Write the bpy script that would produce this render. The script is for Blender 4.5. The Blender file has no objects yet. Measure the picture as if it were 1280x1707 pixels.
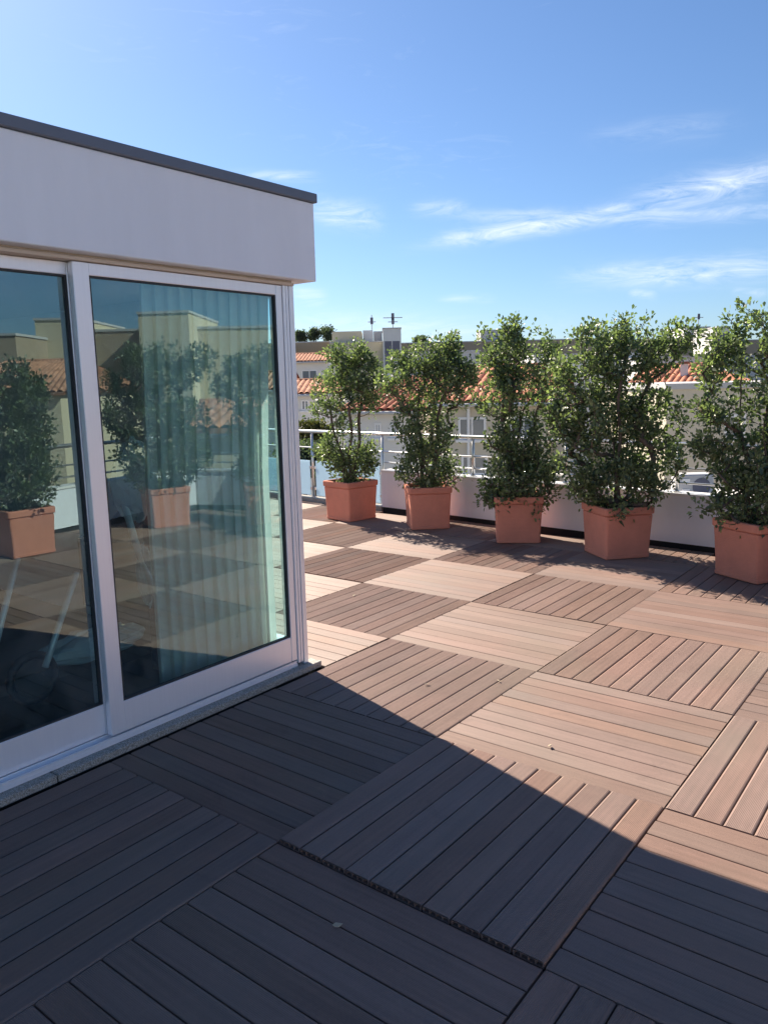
import bpy, math, random
import numpy as np
from mathutils import Vector, Matrix

random.seed(7)
SC = bpy.context.scene
COL = SC.collection

# ---------------------------------------------------------------- camera (solved from the deck grid)
F_PX, PITCH, ROLL, YAW, CAM_H = 1297.43, 0.16246, -0.0238, -0.65892, 1.565
cy, sy, cp, sp = math.cos(YAW), math.sin(YAW), math.cos(PITCH), math.sin(PITCH)
FW = Vector((sy*cp, cy*cp, -sp)); RT0 = Vector((cy, -sy, 0)); UP0 = RT0.cross(FW)
cr, sr = math.cos(ROLL), math.sin(ROLL)
RT = cr*RT0 + sr*UP0; UP = -sr*RT0 + cr*UP0
CAM = Vector((0, 0, CAM_H))
cam_data = bpy.data.cameras.new('camera'); cam = bpy.data.objects.new('camera', cam_data); COL.objects.link(cam)
m = Matrix((RT, UP, -FW)).transposed().to_4x4(); m.translation = CAM
cam.matrix_world = m
cam_data.sensor_fit = 'VERTICAL'; cam_data.sensor_height = 36.0; cam_data.lens = F_PX/1707*36
cam_data.clip_start = 0.05; cam_data.clip_end = 3000
SC.camera = cam

def ray(px, py): return FW + RT*((px-640)/F_PX) - UP*((py-853.5)/F_PX)
HF = Vector((sy, cy, 0))                                   # horizontal forward
def V(px, py, d):                                          # point seen at a pixel, d metres ahead
    r = ray(px, py); return CAM + r*(d/r.dot(HF))

# ---------------------------------------------------------------- light
SUN_TRAVEL = Vector((1.19, -0.351, -1.0))
SUN_EL = math.atan2(1.0, math.hypot(1.19, 0.351)); SUN_AZ = math.atan2(-1.19, 0.351)
sun_d = bpy.data.lights.new('sun', 'SUN'); sun = bpy.data.objects.new('sun', sun_d); COL.objects.link(sun)
sun_d.energy = 5.0; sun_d.angle = math.radians(0.5); sun_d.color = (1.0, 0.87, 0.72)
sun.rotation_euler = SUN_TRAVEL.to_track_quat('-Z', 'Y').to_euler(); sun.location = (-8, 4, 12)

vs = SC.view_settings
vs.view_transform = 'Standard'; vs.look = 'None'; vs.gamma = 1; vs.use_curve_mapping = False
vs.exposure = 1.36

W = bpy.data.worlds.new('World'); SC.world = W; W.use_nodes = True
wt = W.node_tree; wt.nodes.clear()
def N(t, kind, **kw):
    n = t.nodes.new(kind)
    for k, v in kw.items(): setattr(n, k, v)
    return n
def mth(t, op, a, b=None, c=None, clamp=False):
    n = N(t, 'ShaderNodeMath', operation=op); n.use_clamp = clamp
    for i, v in enumerate((a, b, c)):
        if v is None: continue
        if isinstance(v, (int, float)): n.inputs[i].default_value = v
        else: t.links.new(v, n.inputs[i])
    return n.outputs[0]
sky = N(wt, 'ShaderNodeTexSky', sky_type='NISHITA', sun_disc=False, sun_elevation=SUN_EL, sun_rotation=SUN_AZ % (2*math.pi),
        altitude=50, air_density=1.0, dust_density=0.52, ozone_density=8.0)
geo = N(wt, 'ShaderNodeTexCoord'); sep = N(wt, 'ShaderNodeSeparateXYZ'); wt.links.new(geo.outputs['Generated'], sep.inputs[0])
az = mth(wt, 'ARCTAN2', sep.outputs[0], sep.outputs[1]); el = mth(wt, 'ARCSINE', sep.outputs[2])
comb = N(wt, 'ShaderNodeCombineXYZ')
wt.links.new(mth(wt, 'MULTIPLY', az, 9.0), comb.inputs[0]); wt.links.new(mth(wt, 'MULTIPLY', el, 42.0), comb.inputs[1])
def wnoise(scale, detail, vec, rough=.6, dist=0.0):
    n = N(wt, 'ShaderNodeTexNoise'); n.inputs['Scale'].default_value = scale; n.inputs['Detail'].default_value = detail
    n.inputs['Roughness'].default_value = rough; n.inputs['Distortion'].default_value = dist
    wt.links.new(vec, n.inputs['Vector']); return n.outputs['Fac']
n_str = wnoise(1.5, 8, comb.outputs[0], .66, 1.3)
n_big = wnoise(.22, 3, comb.outputs[0], .5)
warp = mth(wt, 'MULTIPLY', mth(wt, 'SUBTRACT', wnoise(.55, 4, comb.outputs[0]), .5), .06)
def azel(px, py):
    r = ray(px, py).normalized(); return math.atan2(r.x, r.y), math.asin(r.z)
mask = None
# wisps of cirrus: (from pixel, to pixel, half thickness in rad, strength)
for a, b, th, s in [((745, 402), (1060, 345), .009, .85), ((790, 362), (1290, 352), .008, .55), ((1060, 345), (1300, 285), .016, .75),
                    ((985, 462), (1300, 440), .013, .70), ((525, 350), (625, 366), .014, .75), ((690, 350), (770, 346), .008, .45),
                    ((400, 292), (520, 300), .006, .40), ((740, 498), (815, 497), .004, .40), ((490, 492), (540, 500), .010, .5),
                    ((1050, 490), (1090, 494), .006, .4), ((490, 540), (820, 552), .016, .35), ((1000, 225), (1200, 210), .012, .16),
                    ((1225, 484), (1275, 486), .005, .4)]:
    (a0, e0), (a1, e1) = azel(*a), azel(*b)
    L = math.hypot(a1-a0, e1-e0); ca, sa = (a1-a0)/L, (e1-e0)/L
    u = mth(wt, 'ADD', mth(wt, 'MULTIPLY', mth(wt, 'SUBTRACT', az, (a0+a1)/2), ca), mth(wt, 'MULTIPLY', mth(wt, 'SUBTRACT', el, (e0+e1)/2), sa))
    v = mth(wt, 'SUBTRACT', mth(wt, 'MULTIPLY', mth(wt, 'SUBTRACT', el, (e0+e1)/2), ca), mth(wt, 'MULTIPLY', mth(wt, 'SUBTRACT', az, (a0+a1)/2), sa))
    v = mth(wt, 'ADD', v, mth(wt, 'MULTIPLY', warp, .35))
    q = mth(wt, 'ADD', mth(wt, 'POWER', mth(wt, 'ABSOLUTE', mth(wt, 'DIVIDE', u, L*.55)), 4.0), mth(wt, 'POWER', mth(wt, 'DIVIDE', v, th), 2.0))
    g = mth(wt, 'MULTIPLY', mth(wt, 'EXPONENT', mth(wt, 'MULTIPLY', q, -1.0)), s)
    mask = g if mask is None else mth(wt, 'MAXIMUM', mask, g)
# the same thin streaks go on all round, patchy and faint
gen = mth(wt, 'MULTIPLY', mth(wt, 'SUBTRACT', mth(wt, 'MULTIPLY', n_big, n_str), .33, clamp=True), .55)
tex = mth(wt, 'MULTIPLY', mth(wt, 'SUBTRACT', n_str, .33, clamp=True), 2.9, clamp=True)
mask = mth(wt, 'MAXIMUM', mth(wt, 'MULTIPLY', mask, tex), gen)
up = mth(wt, 'MULTIPLY', mth(wt, 'ADD', el, .02), 30.0, clamp=True)
mask = mth(wt, 'MULTIPLY', mask, up)
mx = N(wt, 'ShaderNodeMix', data_type='RGBA'); wt.links.new(mask, mx.inputs[0]); wt.links.new(sky.outputs[0], mx.inputs[6])
mx.inputs[7].default_value = (7.6, 8.2, 9.0, 1)
bg = N(wt, 'ShaderNodeBackground'); bg.inputs[1].default_value = 0.056; wt.links.new(mx.outputs[2], bg.inputs[0])
wo = N(wt, 'ShaderNodeOutputWorld'); wt.links.new(bg.outputs[0], wo.inputs[0])

# ---------------------------------------------------------------- materials
def mat(name, col, rough=.6, spec=.5, metal=0.0, var=.12, vscale=6.0, bump=0.0, bscale=80.0, coord='Object', stretch=None, rnd=0.0):
    M = bpy.data.materials.new(name); M.use_nodes = True; t = M.node_tree; b = t.nodes['Principled BSDF']
    b.inputs['Roughness'].default_value = rough; b.inputs['Specular IOR Level'].default_value = spec; b.inputs['Metallic'].default_value = metal
    tc = N(t, 'ShaderNodeTexCoord'); vec = tc.outputs[coord]
    if stretch:
        mp = N(t, 'ShaderNodeMapping'); mp.inputs['Scale'].default_value = stretch; t.links.new(vec, mp.inputs[0]); vec = mp.outputs[0]
    no = N(t, 'ShaderNodeTexNoise'); no.inputs['Scale'].default_value = vscale; no.inputs['Detail'].default_value = 6; no.inputs['Roughness'].default_value = .65
    t.links.new(vec, no.inputs['Vector'])
    f = mth(t, 'ADD', 1-var, mth(t, 'MULTIPLY', no.outputs['Fac'], 2*var))
    if rnd:
        oi = N(t, 'ShaderNodeObjectInfo'); ge = N(t, 'ShaderNodeNewGeometry')
        r = mth(t, 'FRACT', mth(t, 'ADD', mth(t, 'MULTIPLY', oi.outputs['Random'], 7.31), ge.outputs['Random Per Island']))
        f = mth(t, 'MULTIPLY', f, mth(t, 'ADD', 1-rnd, mth(t, 'MULTIPLY', r, 2*rnd)))
    mu = N(t, 'ShaderNodeVectorMath', operation='SCALE'); mu.inputs[0].default_value = col[:3]; t.links.new(f, mu.inputs['Scale'])
    t.links.new(mu.outputs[0], b.inputs['Base Color'])
    if bump:
        n2 = N(t, 'ShaderNodeTexNoise'); n2.inputs['Scale'].default_value = bscale; n2.inputs['Detail'].default_value = 4; t.links.new(vec, n2.inputs['Vector'])
        bp = N(t, 'ShaderNodeBump'); bp.inputs['Strength'].default_value = bump; bp.inputs['Distance'].default_value = .01
        t.links.new(n2.outputs['Fac'], bp.inputs['Height']); t.links.new(bp.outputs[0], b.inputs['Normal'])
    return M

def deck_mat():
    M = bpy.data.materials.new('composite_board'); M.use_nodes = True; t = M.node_tree; b = t.nodes['Principled BSDF']
    tc = N(t, 'ShaderNodeTexCoord'); oi = N(t, 'ShaderNodeObjectInfo'); ge = N(t, 'ShaderNodeNewGeometry')
    r = mth(t, 'FRACT', mth(t, 'ADD', mth(t, 'MULTIPLY', oi.outputs['Random'], 7.31), mth(t, 'MULTIPLY', ge.outputs['Random Per Island'], 1.0)))
    mp = N(t, 'ShaderNodeMapping'); mp.inputs['Scale'].default_value = (60, 2.2, 60); t.links.new(tc.outputs['Object'], mp.inputs[0])
    off = N(t, 'ShaderNodeCombineXYZ'); t.links.new(mth(t, 'MULTIPLY', r, 91.0), off.inputs[1]); t.links.new(off.outputs[0], mp.inputs['Location'])
    n1 = N(t, 'ShaderNodeTexNoise'); n1.inputs['Scale'].default_value = 1.0; n1.inputs['Detail'].default_value = 6; t.links.new(mp.outputs[0], n1.inputs['Vector'])
    n2 = N(t, 'ShaderNodeTexNoise'); n2.inputs['Scale'].default_value = 1.7; n2.inputs['Detail'].default_value = 5; n2.inputs['Roughness'].default_value = .6
    t.links.new(ge.outputs['Position'], n2.inputs['Vector'])
    n3 = N(t, 'ShaderNodeTexNoise'); n3.inputs['Scale'].default_value = 140; n3.inputs['Detail'].default_value = 3; t.links.new(ge.outputs['Position'], n3.inputs['Vector'])
    ramp = N(t, 'ShaderNodeValToRGB'); e = ramp.color_ramp.elements
    e[0].position = .30; e[0].color = (.172, .116, .095, 1); e[1].position = .72; e[1].color = (.282, .190, .156, 1)
    k = mth(t, 'ADD', mth(t, 'MULTIPLY', n1.outputs['Fac'], .42), mth(t, 'MULTIPLY', n2.outputs['Fac'], .50))
    k = mth(t, 'ADD', k, mth(t, 'MULTIPLY', mth(t, 'SUBTRACT', r, .5), .18))
    k = mth(t, 'ADD', k, mth(t, 'MULTIPLY', mth(t, 'SUBTRACT', n3.outputs['Fac'], .5), .22)); t.links.new(k, ramp.inputs[0])
    # greyish weathering with a shape of its own
    n4 = N(t, 'ShaderNodeTexNoise'); n4.inputs['Scale'].default_value = .9; n4.inputs['Detail'].default_value = 7; n4.inputs['Distortion'].default_value = .8
    t.links.new(ge.outputs['Position'], n4.inputs['Vector'])
    wmask = mth(t, 'MULTIPLY', mth(t, 'SUBTRACT', n4.outputs['Fac'], .50, clamp=True), 2.2, clamp=True)
    mx = N(t, 'ShaderNodeMix', data_type='RGBA'); t.links.new(wmask, mx.inputs[0]); t.links.new(ramp.outputs[0], mx.inputs[6]); mx.inputs[7].default_value = (.19, .155, .122, 1)
    # boards of slightly different batches: redder, greyer
    hs = N(t, 'ShaderNodeHueSaturation'); t.links.new(mx.outputs[2], hs.inputs['Color'])
    r2 = mth(t, 'FRACT', mth(t, 'MULTIPLY', r, 13.7))
    t.links.new(mth(t, 'ADD', .90, mth(t, 'MULTIPLY', r2, .26)), hs.inputs['Saturation']); t.links.new(mth(t, 'ADD', .496, mth(t, 'MULTIPLY', mth(t, 'FRACT', mth(t, 'MULTIPLY', r, 29.3)), .007)), hs.inputs['Hue'])
    # dried drip marks and scuffs
    n5 = N(t, 'ShaderNodeTexNoise'); n5.inputs['Scale'].default_value = 5.5; n5.inputs['Detail'].default_value = 8; n5.inputs['Roughness'].default_value = .7; n5.inputs['Distortion'].default_value = 1.2
    t.links.new(ge.outputs['Position'], n5.inputs['Vector'])
    sm = mth(t, 'MULTIPLY', mth(t, 'SUBTRACT', n5.outputs['Fac'], .58, clamp=True), 3.5, clamp=True)
    sd = mth(t, 'MULTIPLY', mth(t, 'SUBTRACT', .40, n5.outputs['Fac'], clamp=True), 4.0, clamp=True)
    gain = mth(t, 'ADD', 1.0, mth(t, 'SUBTRACT', mth(t, 'MULTIPLY', sm, .22), mth(t, 'MULTIPLY', sd, .34)))
    fin = N(t, 'ShaderNodeVectorMath', operation='SCALE'); t.links.new(hs.outputs[0], fin.inputs[0]); t.links.new(gain, fin.inputs['Scale'])
    t.links.new(fin.outputs[0], b.inputs['Base Color']); b.inputs['Specular IOR Level'].default_value = .35
    rr = mth(t, 'ADD', .52, mth(t, 'MULTIPLY', n2.outputs['Fac'], .22)); t.links.new(rr, b.inputs['Roughness'])
    return M

def glass_mat(name, tint, refl, rough=0.0):
    M = bpy.data.materials.new(name); M.use_nodes = True; t = M.node_tree; t.nodes.clear()
    tr = N(t, 'ShaderNodeBsdfTransparent'); tr.inputs[0].default_value = (*tint, 1)
    gl = N(t, 'ShaderNodeBsdfGlossy'); gl.inputs['Roughness'].default_value = rough; gl.inputs['Color'].default_value = (.68, .95, 1.0, 1)
    lw = N(t, 'ShaderNodeFresnel'); lw.inputs['IOR'].default_value = 1.5
    f = mth(t, 'ADD', mth(t, 'MULTIPLY', lw.outputs[0], .9), refl, clamp=True)
    # slight waviness of float glass and dust film
    tc = N(t, 'ShaderNodeTexCoord'); no = N(t, 'ShaderNodeTexNoise'); no.inputs['Scale'].default_value = 1.6; no.inputs['Detail'].default_value = 1
    t.links.new(tc.outputs['Object'], no.inputs['Vector'])
    bp = N(t, 'ShaderNodeBump'); bp.inputs['Strength'].default_value = .02; bp.inputs['Distance'].default_value = .02; t.links.new(no.outputs['Fac'], bp.inputs['Height'])
    t.links.new(bp.outputs[0], gl.inputs['Normal'])
    mx = N(t, 'ShaderNodeMixShader'); t.links.new(f, mx.inputs[0]); t.links.new(tr.outputs[0], mx.inputs[1]); t.links.new(gl.outputs[0], mx.inputs[2])
    df = N(t, 'ShaderNodeBsdfDiffuse'); df.inputs[0].default_value = (.75, .8, .8, 1); n2 = N(t, 'ShaderNodeTexNoise'); n2.inputs['Scale'].default_value = 7; n2.inputs['Detail'].default_value = 8; n2.inputs['Roughness'].default_value = .7
    t.links.new(tc.outputs['Object'], n2.inputs['Vector']); dm = mth(t, 'MULTIPLY', mth(t, 'SUBTRACT', n2.outputs['Fac'], .38, clamp=True), .22, clamp=True)
    m2 = N(t, 'ShaderNodeMixShader'); t.links.new(dm, m2.inputs[0]); t.links.new(mx.outputs[0], m2.inputs[1]); t.links.new(df.outputs[0], m2.inputs[2])
    o = N(t, 'ShaderNodeOutputMaterial'); t.links.new(m2.outputs[0], o.inputs[0]); return M

def thin_mat(name, c0, c1, trans, rough=.4, spec=.5):          # leaf / cloth: diffuse with light coming through
    M = bpy.data.materials.new(name); M.use_nodes = True; t = M.node_tree; b = t.nodes['Principled BSDF']; o = t.nodes['Material Output']
    ge = N(t, 'ShaderNodeNewGeometry'); ramp = N(t, 'ShaderNodeValToRGB'); e = ramp.color_ramp.elements
    e[0].color = (*c0, 1); e[1].color = (*c1, 1); e[0].position = .05; e[1].position = 1.0
    if name.startswith('leaf'):
        e.new(.72).color = tuple(.55*a+.45*bb for a, bb in zip(c0, c1)) + (1,)
    t.links.new(ge.outputs['Random Per Island'], ramp.inputs[0]); t.links.new(ramp.outputs[0], b.inputs['Base Color'])
    b.inputs['Roughness'].default_value = rough; b.inputs['Specular IOR Level'].default_value = spec
    tl = N(t, 'ShaderNodeBsdfTranslucent'); sc = N(t, 'ShaderNodeVectorMath', operation='MULTIPLY'); t.links.new(ramp.outputs[0], sc.inputs[0])
    sc.inputs[1].default_value = (1.5, 1.7, .8) if name.startswith('leaf') else (1, 1, 1); t.links.new(sc.outputs[0], tl.inputs[0])
    mx = N(t, 'ShaderNodeMixShader'); mx.inputs[0].default_value = trans
    t.links.new(b.outputs[0], mx.inputs[1]); t.links.new(tl.outputs[0], mx.inputs[2]); t.links.new(mx.outputs[0], o.inputs[0]); return M

MAT = dict(
    deck=deck_mat(),
    membrane=mat('roof_membrane', (.02, .02, .021), .9),
    stucco=mat('white_stucco', (.81, .84, .90), .85, .2, var=.085, vscale=1.0, bump=.35, bscale=260, stretch=(5, 5, 1.1)),
    coping=mat('grey_coping', (.12, .14, .185), .5, .5, var=.1),
    alu=mat('brushed_aluminium', (.86, .86, .89), .36, .5, metal=.35, var=.05, vscale=3, stretch=(40, 40, 1)),
    alu_dark=mat('dark_gasket', (.03, .032, .036), .6),
    steel=mat('stainless_steel', (.66, .66, .65), .28, .5, metal=.9, var=.05),
    lintel=mat('beige_lintel', (.55, .47, .40), .7, .3, var=.08),
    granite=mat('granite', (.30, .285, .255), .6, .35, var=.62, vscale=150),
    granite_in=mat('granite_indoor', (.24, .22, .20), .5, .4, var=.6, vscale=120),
    glass=glass_mat('tinted_glass', (.62, .86, .87), .15),
    glass_slit=glass_mat('clear_glass', (.72, .88, .86), .05),
    glass_far=mat('window_glass', (.10, .13, .16), .12, .6, var=.2),
    terracotta=mat('terracotta', (.55, .225, .155), .85, .15, var=.20, vscale=7, bump=.25, bscale=70, rnd=.06),
    soil=mat('soil', (.035, .022, .015), .95, .1, var=.4, vscale=40, bump=.6),
    bark=mat('bark', (.12, .095, .078), .85, .2, var=.3, vscale=30),
    leaf=thin_mat('leaf_shrub', (.066, .096, .062), (.24, .29, .15), .42, .40, .55),
    leaf2=thin_mat('leaf_olive', (.05, .06, .02), (.16, .15, .05), .3, .5),
    leaf3=thin_mat('leaf_pine', (.05, .07, .055), (.11, .14, .10), .4, .6),
    dry=thin_mat('dry_leaf', (.42, .33, .22), (.55, .46, .34), .2, .6),
    curtain=thin_mat('curtain_cloth', (.84, .86, .82), (.86, .88, .84), .35, .9, .1),
    room=mat('room_wall', (.62, .62, .62), .8, .2, var=.04),
    room_floor=mat('room_floor', (.06, .055, .05), .45, .4, var=.2),
    ceiling=mat('room_ceiling', (.65, .65, .65), .85, .2, var=.03),
    plastic=None, tube=mat('silver_paint', (.75, .76, .78), .3, .6, metal=.2, var=.05), brown=mat('brown_leather', (.075, .045, .03), .5, .4, var=.2),
    rubber=mat('black_rubber', (.02, .02, .022), .6), white=mat('white_paint', (.78, .78, .77), .5, .4, var=.04),
    frosted=thin_mat('frosted_glass', (.70, .84, .92), (.72, .86, .94), .80, .25, .5),
    w_white=mat('far_white_wall', (.70, .69, .66), .85, .2, var=.07, vscale=.5), w_cream=mat('far_cream_wall', (.60, .53, .38), .85, .2, var=.09, vscale=.5),
    w_beige=mat('far_beige_wall', (.56, .51, .41), .85, .2, var=.08, vscale=.6), w_tan=mat('far_tan_wall', (.36, .29, .21), .85, .2, var=.12, vscale=.4),
    w_grey=mat('far_grey_wall', (.48, .48, .48), .85, .2, var=.08, vscale=.5), w_dark=mat('far_dark_panel', (.13, .13, .17), .5, .4, var=.1),
    roof=mat('roof_tile', (.40, .175, .11), .9, .15, var=.45, vscale=2.2, rnd=.1), roof2=mat('roof_tile_pale', (.43, .22, .14), .9, .15, var=.4, vscale=2.2),
    ground=mat('town_ground', (.13, .125, .10), .95, .1, var=.35, vscale=.06), asphalt=mat('asphalt', (.05, .05, .052), .9, .2, var=.2, vscale=2),
)
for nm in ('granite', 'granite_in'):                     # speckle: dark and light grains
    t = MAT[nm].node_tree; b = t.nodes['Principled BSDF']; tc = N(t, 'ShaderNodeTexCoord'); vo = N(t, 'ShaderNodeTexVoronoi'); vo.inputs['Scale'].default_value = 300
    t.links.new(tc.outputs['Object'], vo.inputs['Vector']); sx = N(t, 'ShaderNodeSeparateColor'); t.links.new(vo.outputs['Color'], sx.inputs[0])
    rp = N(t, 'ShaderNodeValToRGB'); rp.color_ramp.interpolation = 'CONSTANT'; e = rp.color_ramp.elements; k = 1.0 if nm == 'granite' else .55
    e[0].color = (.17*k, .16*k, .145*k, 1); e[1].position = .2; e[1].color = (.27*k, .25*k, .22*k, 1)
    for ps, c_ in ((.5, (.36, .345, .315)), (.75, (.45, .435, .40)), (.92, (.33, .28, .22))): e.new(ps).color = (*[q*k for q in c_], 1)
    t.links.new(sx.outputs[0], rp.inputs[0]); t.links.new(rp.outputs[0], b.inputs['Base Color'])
for nm in ('roof', 'roof2'):                             # single tiles fired lighter or darker, lichen patches
    t = MAT[nm].node_tree; b = t.nodes['Principled BSDF']; src = b.inputs['Base Color'].links[0].from_socket
    tc = N(t, 'ShaderNodeTexCoord'); vo = N(t, 'ShaderNodeTexVoronoi'); vo.inputs['Scale'].default_value = 3.6; t.links.new(tc.outputs['Object'], vo.inputs['Vector'])
    sx = N(t, 'ShaderNodeSeparateColor'); t.links.new(vo.outputs['Color'], sx.inputs[0]); sc_ = N(t, 'ShaderNodeVectorMath', operation='SCALE'); t.links.new(src, sc_.inputs[0])
    t.links.new(mth(t, 'ADD', .68, mth(t, 'MULTIPLY', sx.outputs[0], .62)), sc_.inputs['Scale']); t.links.new(sc_.outputs[0], b.inputs['Base Color'])
pm = bpy.data.materials.new('clear_plastic_wrap'); pm.use_nodes = True; t = pm.node_tree; t.nodes.clear()
a_, b_, c_, d_ = N(t, 'ShaderNodeBsdfTransparent'), N(t, 'ShaderNodeBsdfPrincipled'), N(t, 'ShaderNodeMixShader'), N(t, 'ShaderNodeOutputMaterial')
b_.inputs['Base Color'].default_value = (.62, .70, .74, 1); b_.inputs['Roughness'].default_value = .2; c_.inputs[0].default_value = .6
t.links.new(a_.outputs[0], c_.inputs[1]); t.links.new(b_.outputs[0], c_.inputs[2]); t.links.new(c_.outputs[0], d_.inputs[0]); MAT['plastic'] = pm

# ---------------------------------------------------------------- mesh helpers
class MB:
    def __init__(s): s.v = []; s.f = []
    def add(s, vs, fs):
        o = len(s.v); s.v += [tuple(v) for v in vs]; s.f += [tuple(i+o for i in f) for f in fs]; return s
    def box(s, x0, x1, y0, y1, z0, z1, bev=0.0):
        if bev <= 0:
            return s.add([(x0,y0,z0),(x1,y0,z0),(x1,y1,z0),(x0,y1,z0),(x0,y0,z1),(x1,y0,z1),(x1,y1,z1),(x0,y1,z1)],
                         [(3,2,1,0),(4,5,6,7),(0,1,5,4),(1,2,6,5),(2,3,7,6),(3,0,4,7)])
        b = min(bev, (x1-x0)/2.5, (y1-y0)/2.5, (z1-z0)/2.5); rings = []
        for z, i in ((z0, b), (z0+b, 0), (z1-b, 0), (z1, b)):
            rings.append([(x0+i+b*(i==0),y0+i,z),(x1-i-b*(i==0),y0+i,z),(x1-i,y0+i+b*(i==0),z),(x1-i,y1-i-b*(i==0),z),(x1-i-b*(i==0),y1-i,z),(x0+i+b*(i==0),y1-i,z),(x0+i,y1-i-b*(i==0),z),(x0+i,y0+i+b*(i==0),z)])
        return s.loft(rings)
    def loft(s, rings, cap0=True, cap1=True):
        n = len(rings[0]); vs = [p for r in rings for p in r]; fs = []
        for k in range(len(rings)-1):
            for i in range(n):
                j = (i+1) % n; fs.append((k*n+i, k*n+j, (k+1)*n+j, (k+1)*n+i))
        if cap0: fs.append(tuple(range(n-1, -1, -1)))
        if cap1: fs.append(tuple((len(rings)-1)*n+i for i in range(n)))
        return s.add(vs, fs)
    def tube(s, pts, rad, n=8, cap=True):
        pts = [Vector(p) for p in pts]; rads = rad if isinstance(rad, (list, tuple)) else [rad]*len(pts); rings = []
        for i, p in enumerate(pts):
            d = (pts[min(i+1, len(pts)-1)]-pts[max(i-1, 0)]).normalized()
            a = d.cross(Vector((0, 0, 1)) if abs(d.z) < .9 else Vector((1, 0, 0))).normalized(); b = d.cross(a)
            rings.append([p+rads[i]*(math.cos(2*math.pi*k/n)*a+math.sin(2*math.pi*k/n)*b) for k in range(n)])
        return s.loft(rings, cap, cap)
    def build(s, name, material, parent=None, off=(0, 0, 0), smooth=False):
        me = bpy.data.meshes.new(name); o = Vector(off)
        me.from_pydata([tuple(Vector(v)-o) for v in s.v], [], s.f); me.update()
        if smooth: me.polygons.foreach_set('use_smooth', [True]*len(me.polygons))
        return link(name, me, material, parent)
def link(name, me, material, parent=None, loc=None):
    ob = bpy.data.objects.new(name, me); COL.objects.link(ob)
    if me is not None and material is not None and not me.materials: me.materials.append(material)
    if parent is not None: ob.parent = parent
    if loc is not None: ob.location = loc
    return ob
def tag(o, label, cat, group=None):
    o['label'] = label; o['category'] = cat
    if group: o['group'] = group
    return o
def thing(name, label, cat, loc=(0, 0, 0), rz=0.0, group=None):
    o = bpy.data.objects.new(name, None); COL.objects.link(o); o.location = loc; o.rotation_euler = (0, 0, rz); o.empty_display_size = .2
    return tag(o, label, cat, group)
def np_mesh(name, verts, faces):
    me = bpy.data.meshes.new(name); verts = np.asarray(verts, np.float32); faces = np.asarray(faces, np.int32)
    k = faces.shape[1]; me.vertices.add(len(verts)); me.vertices.foreach_set('co', verts.ravel())
    me.loops.add(faces.size); me.loops.foreach_set('vertex_index', faces.ravel())
    me.polygons.add(len(faces)); me.polygons.foreach_set('loop_start', np.arange(0, faces.size, k, dtype=np.int32))
    me.update(calc_edges=True); return me

# ================================================================= SETTING
GZ = -6.6
g = MB(); g.add([(-1500,-1500,GZ),(1500,-1500,GZ),(1500,1500,GZ),(-1500,1500,GZ)], [(0,1,2,3)])
o = g.build('ground', MAT['ground']); o['kind'] = 'structure'

# inner line of the terrace edge (parapet), left to right then back towards the viewer
EDGE = [(-9.4, 7.99), (-6.0, 7.65), (-3.0, 7.35), (-.4, 7.09), (.8, 6.97), (1.8, 6.85), (2.35, 6.58), (2.5, 6.1), (2.2, 4.6), (2.1, 3.5), (2.05, -3.4)]
def ywall(x):
    for (x0, y0), (x1, y1) in zip(EDGE, EDGE[1:]):
        if x0 <= x <= x1 and x1 > x0: return y0+(y1-y0)*(x-x0)/(x1-x0)
    return 8.0
FX = -2.93                                              # facade plane (front of the sliding doors)
PEND = 3.05                                             # end of the pavilion

# the building the terrace lies on
tb = thing('terrace_building', 'pale apartment building carrying the roof terrace, below the deck', 'building', (-3.6, 2.2, GZ))
ring = [(x, y+.21) for x, y in EDGE[:6]] + [(x+.2, y+.12) for x, y in EDGE[6:]] + [(-9.4, -3.4)]
MB().loft([[(x, y, GZ) for x, y in ring][::-1], [(x, y, -.16) for x, y in ring][::-1]]).build('wall', MAT['w_white'], tb, tb.location)
# deck: membrane below, tiles of ten ridged boards on battens
g = MB(); g.loft([[(x, y, -.155) for x, y in ring][::-1], [(x, y, -.075) for x, y in ring][::-1]])
deck = g.build('terrace_deck', MAT['membrane']); deck['kind'] = 'structure'

GX, GY, PB, PA = -1.8412, 1.7306, 1.0118, 0.9877        # grid origin and pitch of the tiles across and along
TH = .022
def board_verts(w, L, ridges=15, th=TH, z=0.0):
    """cross-section of one ridged composite board, lengthwise along y"""
    h = w/2; pr = [(-h, -th), (-h, -.0042), (-h+.003, -.0020), (-h+.0085, 0.0)]
    x = -h+.0085; p = (2*h-.017)/ridges; d = p*.5*.39
    for k in range(ridges):                              # shallow ridges, about 24 degrees steep
        a = x+k*p
        pr += [(a+p*.5, -d), (a+p, 0.0)]
    pr += [(h-.003, -.0020), (h, -.0042), (h, -th)]
    n = len(pr); vs = [(px_, -L/2, pz+z) for px_, pz in pr]+[(px_, L/2, pz+z) for px_, pz in pr]
    fs = [(i, i+1, n+i+1, n+i) for i in range(n-1)]+[(n-1, 0, n, 2*n-1)]+[tuple(range(n))[::-1], tuple(range(n, 2*n))]
    fs = [f[::-1] for f in fs]
    return vs, fs
BW = .0950
bm = MB(); bm.add(*board_verts(BW, 1.0)); BOARD = bpy.data.meshes.new('board'); BOARD.from_pydata(bm.v, [], bm.f); BOARD.update(); BOARD.materials.append(MAT['deck'])
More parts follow.
